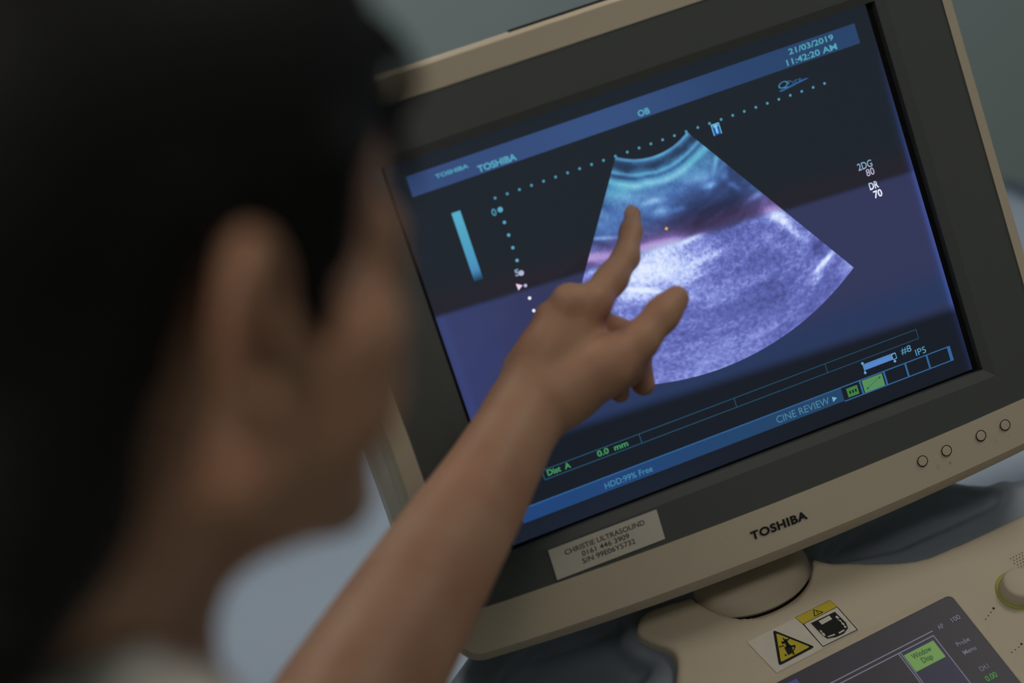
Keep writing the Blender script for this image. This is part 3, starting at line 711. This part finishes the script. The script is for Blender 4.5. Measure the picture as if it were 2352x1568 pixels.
dec('pictogram_screen', [px_poly(None, q_) for q_ in ([(762, 1098), (845, 1055), (868, 1082), (790, 1125)], [(830, 1215), (885, 1195), (892, 1205), (838, 1222)], [(915, 1185), (960, 1160), (962, 1172), (922, 1195)], [(890, 1062), (905, 1055), (925, 1075), (905, 1080)], [(905, 1085), (935, 1090), (945, 1110), (930, 1100)], [(935, 1105), (960, 1115), (965, 1130), (945, 1125)], [(955, 1130), (978, 1138), (975, 1150), (962, 1148)], [(770, 1165), (785, 1170), (795, 1185), (780, 1185)], [(785, 1188), (805, 1188), (818, 1210), (800, 1212)])], MT['label'], wl, HL + .0004)
# touch screen, recessed in the plate
tl, tr = (-.125, -.0215), (.1105, -.0215)
ty = -.0215
touch = empty('touch_screen', Matrix.Identity(4)); touch.parent = console; touch.matrix_local = CI
def rrect(x0, y0, x1, y1, r_, n=6):
    P = []
    for cx, cy_, a0 in ((x1 - r_, y1 - r_, 0), (x0 + r_, y1 - r_, 90), (x0 + r_, y0 + r_, 180), (x1 - r_, y0 + r_, 270)):
        for i in range(n + 1): a = math.radians(a0 + 90 * i / n); P.append((cx + r_ * math.cos(a), cy_ + r_ * math.sin(a)))
    return P
outr = rrect(-.1310, -.2010, .1165, -.0160, .009); midr = rrect(-.1268, -.1968, .1123, -.0202, .006); innr = rrect(-.1255, -.1955, .1110, -.0215, .0045)
n2 = len(outr)
V = [(x, y, .0003) for x, y in outr] + [(x, y, .0012) for x, y in midr] + [(x, y, .0010) for x, y in innr] + [(x, y, .0002) for x, y in innr]
F = [(k * n2 + i, k * n2 + (i + 1) % n2, (k + 1) * n2 + (i + 1) % n2, (k + 1) * n2 + i) for k in range(3) for i in range(n2)]
link('touch_screen_rim', mesh('rim', V, F), MT['beige'], touch, smooth=False)
x0, y0, x1, y1 = -.1255, -.1955, .1110, -.0215
V = [(x, y, .0006) for x, y in rrect(x0, y0, x1, y1, .0045)]
Xg, Yg = np.array([v[0] for v in V]), np.array([v[1] for v in V])
me = mesh('touch_glass', V, [tuple(range(len(V)))]); tg = link('touch_glass', me, MT['touch'], touch); paint(me, Xg, Yg, flat((40, 38, 42)))
cT = lambda n, polys, c, h: shapes(n, polys, flat(c), h, touch, 'touch', 'con')
def TP(px, py): return on_console(px, py)
ls = (112, 112, 128)
lx, ly = TP(2141.6, 1450); lx2, ly2 = TP(2144.5, 1460)
cT('menu_lines', [rect(-.110, ly - .0003, lx, ly + .0004), rect(-.110, ly2 - .0003, lx2, ly2 + .0004), rect(lx2 - .0006, -.170, lx2, ly2), rect(TP(2065, 1500)[0] - .0012, -.17, TP(2065, 1500)[0] - .0006, ly2), rect(TP(2065, 1500)[0] + .0004, -.17, TP(2065, 1500)[0] + .001, ly2)], ls, .0008)
cT('menu_field', [rect(TP(2065, 1500)[0] + .001, -.17, lx2 - .0006, ly2 - .0003)], (40, 40, 56), .0007)
gx0, gy1 = TP(2075, 1506); gx1, gy0 = TP(2171, 1508)
gy1 = TP(2144, 1471)[1]; gy0 = TP(2104, 1544)[1]
cT('soft_key', [rect(gx0, gy0, gx1, gy1)], (98, 134, 72), .0009)
bx, by = TP(1785, 1570); cT('soft_key', [rect(-.08, -.09, TP(1829, 1559)[0], TP(1829, 1559)[1])], (58, 62, 104), .0009)
wT = lambda t_, x, y, w_, c_, cc: write('touch_text', t_, x, y, w_, c_, MT['touch'], touch, .0011, flat(cc), frame='con', offset=.01)
kw = gx1 - gx0
wT('Window', gx0 + kw * .17, gy1 - (gy1 - gy0) * .42, kw * .62, .0042, (30, 52, 24))
wT('Disp', gx0 + kw * .34, gy1 - (gy1 - gy0) * .80, kw * .34, .0042, (30, 52, 24))
for t_, p0_, p1_ in (('AP', (2157, 1448), (2169, 1441)), ('100', (2188, 1431), (2207, 1421)), ('Probe', (2200, 1487), (2229, 1473)), ('Menu', (2216, 1506), (2243, 1492)), ('CH.1', (2253, 1544), (2273, 1535))):
    a = TP(*p0_); b = TP(*p1_); wT(t_, a[0], a[1], b[0] - a[0], .0036, (104, 102, 116))
a = TP(2268, 1567); b = TP(2292, 1554); wT('0.00', a[0], a[1], b[0] - a[0], .0042, (66, 128, 68))
# rotary knob with yellow-green ring
kc = (.1555, -.0410)
KM = CI @ Matrix.Translation((kc[0], kc[1], 0))
kb = lathe('rotary_knob', [(.0001, 0), (.0138, 0), (.0136, .0015), (.0124, .0100), (.0116, .0112), (.0100, .0118), (.0001, .0120)], MT['beige'], console, M=KM)
lathe('knob_ring', [(.0001, -.0001), (.0158, -.0001), (.0158, .0006), (.0150, .0012), (.0138, .0012), (.0001, .0012)], MT['ring'], kb)
def cdots(name, pts): 
    V = []; F = []
    for x, y, r_ in pts: b = len(V); V += [(x + r_ * math.cos(k * math.pi / 5), y + r_ * math.sin(k * math.pi / 5), .00035) for k in range(10)]; F.append(tuple(range(b, b + 10)))
    o = link(name, mesh(name, V, F), MT['print'], console); o.matrix_local = CI
cdots('index_dots', [(*TP(2282, 1397), .0009), (*TP(2276, 1406), .0005), (*TP(2270, 1414), .0005), (*TP(2264, 1422), .0005)])
cdots('index_dots', [(*TP(2346, 1479), .0009), (*TP(2340, 1486), .0005), (*TP(2332, 1492), .0005), (*TP(2324, 1498), .0005)])
gp = []
g0 = TP(2330, 1294)
for i in range(12):
    for j in range(10):
        if not (i == 0 and j > 8): gp.append((g0[0] + .0026 * i + (.0013 if j % 2 else 0), g0[1] + .0045 - .0022 * j, .00045))
cdots('speaker_grille', gp)
# cabinet and casters down to the floor
Mz = Matrix.Rotation(math.atan2(D1[1], D1[0]), 4, 'Z')
cab = box('cabinet', (-.21, -.12, .14), (.21, .26, .78), MT['beige'], console, bw=.03, M=Mz)
box('column', (-.13, -.02, .76), (.13, .26, .87), MT['slate'], console, bw=.03, M=Mz)
for sx in (-.17, .17):
    for sy in (-.08, .22):
        f_ = box('caster_fork', (sx - .018, sy - .018, .07), (sx + .018, sy + .018, .145), MT['slate'], console, bw=.004, M=Mz)
        lathe('caster_wheel', [(.0001, -.012), (.044, -.012), (.050, -.008), (.050, .008), (.044, .012), (.0001, .012)], MT['rubber'], f_, M=Matrix.Translation((sx, sy, .05)) @ Matrix.Rotation(math.radians(90), 4, 'Y'), n=32)

# ------------------------------------------------------------------ the person
def cam_dir(v): v = RW.T @ np.asarray(v, float); return v / np.linalg.norm(v)
EAR = at(588, 735, .52)
Uh = cam_dir((-.03, -.96, -.25))
Fh = cam_dir((.700, -.235, .700)); Fh = Fh - (Fh @ Uh) * Uh; Fh /= np.linalg.norm(Fh)
Sh = np.cross(Fh, Uh)
HO = EAR - Sh * .072                     # middle of the head between the ears
HM = np.array([Sh, Fh, Uh])
def H(x, y, z): return HO + (Sh * x + Fh * y + Uh * z) * .001
person = empty('person', Matrix.Translation((-.75, -.70, 0)), 'person with tied black hair leaning in and pointing at the screen', 'person')
pinv = Matrix.Translation((.75, .70, 0))
Fb = np.array([Fh[0], Fh[1], 0]); Fb /= np.linalg.norm(Fb); Sb = np.cross(Fb, [0, 0, 1.]); Zb = np.array([0, 0, 1.])
NB = at(30, 1640, .610)                  # base of the neck
PEL = NB - Fb * .38 - Zb * .40
def build_head(S):
    S.ell(H(0, -18, 45), (.074, .094, .084), .01, HM)
    S.ell(H(0, 40, 40), (.060, .058, .060), .02, HM)
    S.ell(H(0, 30, -25), (.056, .062, .062), .02, HM)
    for s in (-1, 1):
        S.ell(H(53 * s, 46, -14), (.019, .028, .020), .016, HM)
        S.ell(H(47 * s, 50, -40), (.018, .027, .028), .016, HM)
        S.cone(H(50 * s, 2, -52), H(10 * s, 77, -93), .0155, .014, .016)
        S.cone(H(56 * s, 4, -12), H(50 * s, 4, -52), .012, .013, .016)
        S.cone(H(44 * s, 76, 12), H(10 * s, 90, 14), .009, .009, .012)
        S.ell(H(31 * s, 88, -2), (.014, .012, .010), .006, HM, 's')
        S.ell(H(31 * s, 82, -2), (.0165, .0110, .0105), .003, HM)
    S.ell(H(0, 42, -66), (.043, .048, .034), .02, HM)
    S.cone(H(0, 80, -88), H(0, 81, -93), .015, .014, .012)
    S.cone(H(0, 88, 4), H(0, 106, -30), .006, .0095, .01)
    for s in (-1, 1): S.ell(H(10 * s, 99, -33), (.008, .009, .007), .005, HM)
    S.ell(H(0, 88, -58), (.024, .014, .014), .01, HM)
    S.cone(H(-17, 95, -55), H(17, 95, -55), .0055, .0055, .004); S.cone(H(-15, 94, -63), H(15, 94, -63), .0065, .0065, .004)
    # ears: concha plate, curled rim and lobe
    for s in (-1, 1):
        P = []
        for i in range(15):
            a = math.radians(-28 + 255 * i / 14); u = math.cos(a); v = math.sin(a)
            yy = -7 + 14 * u * (1 - .1 * v); zz_ = 1 + 25 * v
            off = 4 + 12 * (max(0, -u) ** .8) + 4 * max(0, v)
            P.append(H(s * (70 + off), yy, zz_))
        S.chain(P, [.0032 + .0016 * math.sin(math.pi * i / 14) for i in range(15)], .002)
        for i in range(2, 14): S.cone(H(s * 68, -2, 0), P[i], .0030, .0012, .002)
        S.cone(P[-1], H(s * 75, -2, -28), .0045, .0055, .004); S.cone(H(s * 75, -2, -28), H(s * 71, 2, -20), .0055, .004, .004)
        S.cone(H(s * 71, 8, 2), H(s * 76, 5, -4), .004, .004, .003)
def build_neck(S, g=0.0):
    S.cone(H(0, -34, -20), H(0, -42, -70), .048 + g, .047 + g, .02)
    S.cone(H(0, -42, -70), NB - Fb * .005, .047 + g, .056 + g, .02)
    S.cone(H(0, 28, -60), NB + Fb * .048, .024 + g, .031 + g, .03)
SHR = NB + Sb * .165 - Zb * .055 + Fb * .0; SHL = at(-320, 1960, .70)
ELL = at(735, 1735, .895)
WR = at(1194, 968, 1.088)
def cpt(px, py, d): return at(px, py, d)
def R_(pxr, d): return pxr * d / FPX
S = Solid(.0021)
build_head(S); build_neck(S)
# torso
CH = NB - Zb * .12 - Fb * .13; WA = NB - Zb * .24 - Fb * .27
S.cone(SHR, NB - Zb * .01, .042, .055, .03); S.cone(SHL, NB - Zb * .01, .042, .055, .03)
S.cone(NB - Zb * .03 - Fb * .01, CH, .080, .110, .04, flat=(Fb, 1.4)); S.cone(CH, WA, .115, .100, .04, flat=(Fb, 1.2)); S.cone(WA, PEL, .100, .130, .04, flat=(Fb, 1.15))
S.cone(SHR, CH, .042, .07, .04); S.cone(SHL, CH, .042, .07, .04)
# left arm: shoulder, elbow, forearm
S.cone(SHL, ELL, .044, .038, .02)
fa = [(735, 1735, .895), (783, 1655, .915), (899, 1468, .960), (1012, 1281, 1.010), (1093, 1150, 1.048), (1150, 1050, 1.070), (1194, 968, 1.088)]
fr = [.0390, .0400, .0378, .0334, .0295, .0262, .0240]
FA = [cpt(*p) for p in fa]
back = -RW[2] + 0 * Zb                     # roughly the direction the back of the hand faces (towards the lens)
fi = [0, 1, 2, 3, 4, 5, 6]
def dense(P, R_l, n=5):
    Q = catmull([tuple(p) + (r_,) for p, r_ in zip(P, R_l)], n, False) + [tuple(P[-1]) + (R_l[-1],)]
    return [np.array(q_[:3]) for q_ in Q], [q_[3] for q_ in Q]
FD, fd = dense(FA, [a_r + .0012 for a_r in fr]); S.chain(FD, fd, .002)
# hand
mcp = {'i': (1362, 694, 1.103), 'm': (1308, 694, 1.101), 'r': (1270, 733, 1.106), 'p': (1243, 776, 1.114)}
MC = {k: cpt(*v) for k, v in mcp.items()}
W1 = cpt(1238, 945, 1.090); W0 = cpt(1180, 935, 1.092); WC = cpt(1206, 948, 1.089)
S.chain([FA[-2], WC], [.0240, .0232], .006)
fl = (back, 1.35)
S.chain([W1, cpt(1310, 800, 1.100), MC['i']], [.0190, .0160, .0112], .009, flat=(back, 1.2))
S.chain([WC, cpt(1262, 800, 1.096), MC['m']], [.0215, .0165, .0108], .008, flat=(back, 1.15))
S.chain([WC, cpt(1240, 820, 1.099), MC['r']], [.0200, .0155, .0104], .007, flat=(back, 1.15))
S.chain([W0, cpt(1208, 850, 1.103), MC['p']], [.0165, .0134, .0094], .007, flat=(back, 1.15))
S.cone(cpt(1300, 900, 1.100), cpt(1355, 795, 1.110), .021, .014, .010)
# thumb
TH_ = [cpt(1290, 905, 1.092), cpt(1395, 838, 1.092), cpt(1468, 782, 1.098), cpt(1521, 722, 1.106), cpt(1556, 681, 1.112)]
S.chain(TH_[:3], [.0205, .0172, .0120], .008); S.chain(TH_[2:], [.0122, .0108, .0066], .006)
S.cone(cpt(1535, 706, 1.109), cpt(1550, 690, 1.112), .0100, .0088, .004)
S.cone(cpt(1440, 760, 1.126), cpt(1385, 745, 1.120), .0075, .009, .006)       # web of skin
S.cone(cpt(1330, 880, 1.108), cpt(1440, 842, 1.108), .018, .013, .010)
# index finger
IX = [MC['i'], cpt(1405, 640, 1.115), cpt(1438, 590, 1.126), cpt(1449, 532, 1.140), cpt(1454, 491, 1.1492)]
S.chain(IX[:3], [.0118, .0100, .0088], .006); S.chain(IX[2:], [.0088, .0074, .0054], .004)
# curled fingers
MX = [MC['m'], cpt(1392, 752, 1.136), cpt(1462, 815, 1.140), cpt(1478, 882, 1.132)]
S.chain(MX, [.0110, .0090, .0092, .0078], .005)
RX = [MC['r'], cpt(1338, 795, 1.142), cpt(1385, 852, 1.140), cpt(1424, 903, 1.128)]
S.chain(RX, [.0106, .0086, .0078, .0064], .005)
LX = [MC['p'], cpt(1288, 835, 1.141), cpt(1318, 878, 1.139), cpt(1350, 908, 1.126)]
S.chain(LX, [.0095, .0076, .0070, .0058], .005)
for k_ in 'imrp': S.ell(MC[k_] + back * .0035, (.0108, .0108, .0108), .005)
# knuckle tendons
for k_, q_ in (('m', (1248, 850, 1.092)), ('r', (1228, 860, 1.094)), ('i', (1300, 830, 1.094))):
    S.cone(MC[k_] + back * .006, cpt(*q_) + back * .004, .0050, .0030, .010)
# right arm hanging, hand resting open beside the hip
ER = SHR - Zb * .27 - Fb * .02 + Sb * .03; WRr = ER - Zb * .12 + Fb * .20 - Sb * .04
S.cone(SHR, ER, .044, .037, .02); S.cone(ER, WRr, .037, .024, .015)
hd = (WRr - ER); hd /= np.linalg.norm(hd); pn = np.cross(hd, Sb); pn /= np.linalg.norm(pn); sd = np.cross(pn, hd)
S.cone(WRr, WRr + hd * .045, .024, .026, .012, flat=(pn, 1.6)); pc = WRr + hd * .05
for i, (w_, L) in enumerate(((-.028, .058), (-.010, .074), (.009, .080), (.028, .072))):
    a = pc + sd * w_ + hd * .02; b = a + hd * L * .55 - pn * .010; c = b + hd * L * .35 - pn * .022
    S.cone(pc + sd * w_ * .6, a, .013, .010, .008); S.chain([a, b, c], [.009, .008, .0062], .003)
S.chain([WRr + hd * .015 + sd * .018, WRr + hd * .045 + sd * .046 - pn * .008, WRr + hd * .075 + sd * .056 - pn * .018], [.013, .0105, .0075], .008)
body = link('body', S.mesh('body'), MT['skin'], person, smooth=True); body.matrix_local = pinv
def skin_child(name, me, mt, sm=True): o = link(name, me, mt, person, smooth=sm); o.matrix_local = pinv; return o
# fingernails on thumb and index
def nail(c, along, out, w_, l_):
    along = along / np.linalg.norm(along); out = out - (out @ along) * along; out /= np.linalg.norm(out); sdv = np.cross(along, out)
    N_ = Solid(.0008); N_.ell(c, (w_, l_, .0010), .001, np.array([sdv, along, out])); return N_.mesh('fingernail')
skin_child('fingernail', nail(cpt(1553, 684, 1.112) + back * .0072 - RW[0] * .0015, TH_[4] - TH_[3], back - RW[0] * .25, .0052, .0075), MT['nail'])
skin_child('fingernail', nail(cpt(1450, 489, 1.148) - RW[1] * .0010 + back * .0040 - RW[0] * .0015, IX[4] - IX[3], back - RW[0] * .5, .0042, .0060), MT['nail'])
# eyes and lips
for s in (-1, 1):
    E_ = Solid(.0012); E_.ell(H(31 * s, 83, -2), (.0118, .0118, .0118), .001, HM); e = skin_child('eye', E_.mesh('eye'), MT['eye'])
    E_ = Solid(.0008); E_.ell(H(31 * s, 92.5, -2), (.0050, .0030, .0050), .001, HM); i_ = link('iris', E_.mesh('iris'), MT['iris'], e, smooth=True)
L_ = Solid(.001); L_.cone(H(-15, 99.2, -56), H(15, 99.2, -56), .0028, .0028, .002); L_.cone(H(-13, 99.6, -62), H(13, 99.6, -62), .0032, .0032, .002); skin_child('lips', L_.mesh('lips'), MT['lips'])
for s in (-1, 1):
    L_ = Solid(.001); L_.chain([H(s * 18, 95, 16), H(s * 32, 93, 19), H(s * 45, 84, 16)], [.0022, .0026, .0016], .002); skin_child('eyebrow', L_.mesh('eyebrow'), MT['hair'])
# hair: cap swept back over the ear tops, side lock in front of the ear, gathered mass at the nape
S = Solid(.0026)
S.ell(H(0, -20, 52), (.085, .102, .090), .01, HM)
S.ell(H(0, 22, 74), (.070, .074, .060), .03, HM)
S.ell(H(0, -70, 10), (.066, .050, .062), .03, HM)
# clear the face and the ears
S.ell(H(0, 118, 0), (.074, .058, .054), .008, HM, 's')
S.ell(H(0, 92, -45), (.110, .088, .066), .008, HM, 's')
for s in (-1, 1):
    S.ell(H(s * 86, -10, -6), (.034, .020, .040), .006, HM, 's')
    S.cone(H(s * 66, 30, 44), H(s * 64, 32, 18), .018, .014, .008)
    S.cone(H(s * 66, 26, 16), H(s * 66, 30, -10), .011, .005, .004)
    S.cone(H(s * 70, -30, 40), H(s * 58, -50, -14), .014, .017, .012)
S.cone(H(10, -98, 0), H(20, -104, -60), .040, .040, .02)
S.cone(H(20, -104, -60), at(-30, 1180, .500), .040, .036, .02)
S.cone(at(-30, 1180, .500), at(-20, 1480, .480), .036, .020, .02)
S.cone(H(44, -62, -10), at(60, 1130, .512), .026, .028, .02)
hair = skin_child('hair', S.mesh('hair'), MT['hair'])
tag(hair, 'black hair tied back')
def strandline(p0, p1, bow, n=9, curl=0.0):
    a = np.array(p0); b = np.array(p1); d = b - a; o_ = np.cross(d, RW[2]); o_ /= np.linalg.norm(o_)
    return [tuple(a + d * t + o_ * (bow * math.sin(math.pi * t) + curl * math.sin(5 * t)) + RW[2] * .002 * math.sin(7 * t)) for t in np.linspace(0, 1, n)]
lines = []; rads = []
rr = random.Random(4)
for i in range(130):
    t = rr.random(); px0 = 745 + 150 * t ** .8 + rr.uniform(-14, 8); py0 = -20 + 330 * t; o_ = rr.uniform(.2, 1.0)
    L = []
    e = rr.uniform(60, 170); w = o_ * (26 + 44 * math.exp(-((py0 + e / 2 - 130) / 70) ** 2)); d0 = .605 + rr.uniform(-.02, .015)
    for q in range(10):
        u = q / 9; L.append(tuple(at(px0 + e * .42 * u + w * math.sin(math.pi * u) + 4 * math.sin(9 * u + i), py0 + e * u - w * .35 * math.sin(math.pi * u), d0 + .012 * u)))
    lines.append(L); rads.append(rr.uniform(.0004, .0009))
arc = [(770, 35), (845, 42), (905, 85), (938, 150), (944, 210), (905, 262), (880, 300)]
for i in range(46):
    ox = rr.uniform(-26, 16); oy = rr.uniform(-16, 26); dd_ = rr.uniform(-.012, .012); a0 = rr.randint(0, 1); a1 = rr.randint(5, 7)
    cp = catmull([(x + ox + rr.uniform(-6, 6), y + oy + rr.uniform(-6, 6)) for x, y in arc[a0:a1]], 4, False)
    lines.append([tuple(at(x, y, .600 + dd_)) for x, y in cp]); rads.append(rr.uniform(.0004, .0007))
ws = tube('loose_hair', lines, rads, MT['hair'], person, n=5); ws.matrix_local = pinv
# clothes
S = Solid(.003)
g = .006
S.cone(SHR, NB - Zb * .022, .044 + g, .055 + g, .03); S.cone(SHL, NB - Zb * .022, .044 + g, .055 + g, .03)
S.cone(NB - Zb * .03 - Fb * .01, CH, .080 + g, .110 + g, .04, flat=(Fb, 1.4)); S.cone(CH, WA, .115 + g, .105 + g, .04, flat=(Fb, 1.2)); S.cone(WA, PEL - Zb * .04, .105 + g, .138 + g, .04, flat=(Fb, 1.15))
S.cone(SHR, CH, .042 + g, .07 + g, .04); S.cone(SHL, CH, .042 + g, .07 + g, .04)
S.cone(SHL, SHL + (ELL - SHL) * .5, .047 + g, .050 + g, .02); S.cone(SHR, SHR + (ER - SHR) * .5, .047 + g, .050 + g, .02)
nd = (H(0, -42, -70) - NB); nd /= np.linalg.norm(nd)
S.cone(NB + nd * -.01 + Fb * .006, NB + nd * .022 + Sb * .004, .068, .0620, .01)
S.chain([at(90, 1560, .555), at(235, 1580, .545), at(395, 1695, .560), SHR], [.020, .0195, .0210, .045], .010)
S.cone(NB + nd * .016 + Fb * .006, NB + nd * .14, .0540, .0550, .003, 's')
skin_child('shirt', S.mesh('shirt'), MT['shirt'])
S = Solid(.005)
fl_, frt = PEL - Sb * .09, PEL + Sb * .09
S.cone(PEL - Zb * .0, PEL - Zb * .06, .130, .140, .04, flat=(Fb, 1.15))
for hp, sgn in ((fl_, -1), (frt, 1)):
    kn = np.array([hp[0], hp[1], .47]) + Fb * .05 + Sb * sgn * .02; an = np.array([hp[0], hp[1], .10]) + Sb * sgn * .02
    S.cone(hp - Zb * .03, kn, .092, .065, .03); S.cone(kn, an, .065, .052, .03)
skin_child('trousers', S.mesh('trousers'), MT['trousers'])
for hp, sgn in ((fl_, -1), (frt, 1)):
    S = Solid(.004); an = np.array([hp[0], hp[1], .0]) + Sb * sgn * .02
    S.cone(an + Zb * .045 - Fb * .02, an + Zb * .040 + Fb * .14, .040, .036, .02); S.cone(an + Zb * .09, an + Zb * .05, .042, .042, .02)
    S.p.append((lambda G: -G[..., 2] + .001, an - np.array([.3, .3, .02]), an + np.array([.3, .3, .2]), .002, 'i'))
    skin_child('shoe', S.mesh('shoe'), MT['shoe'])
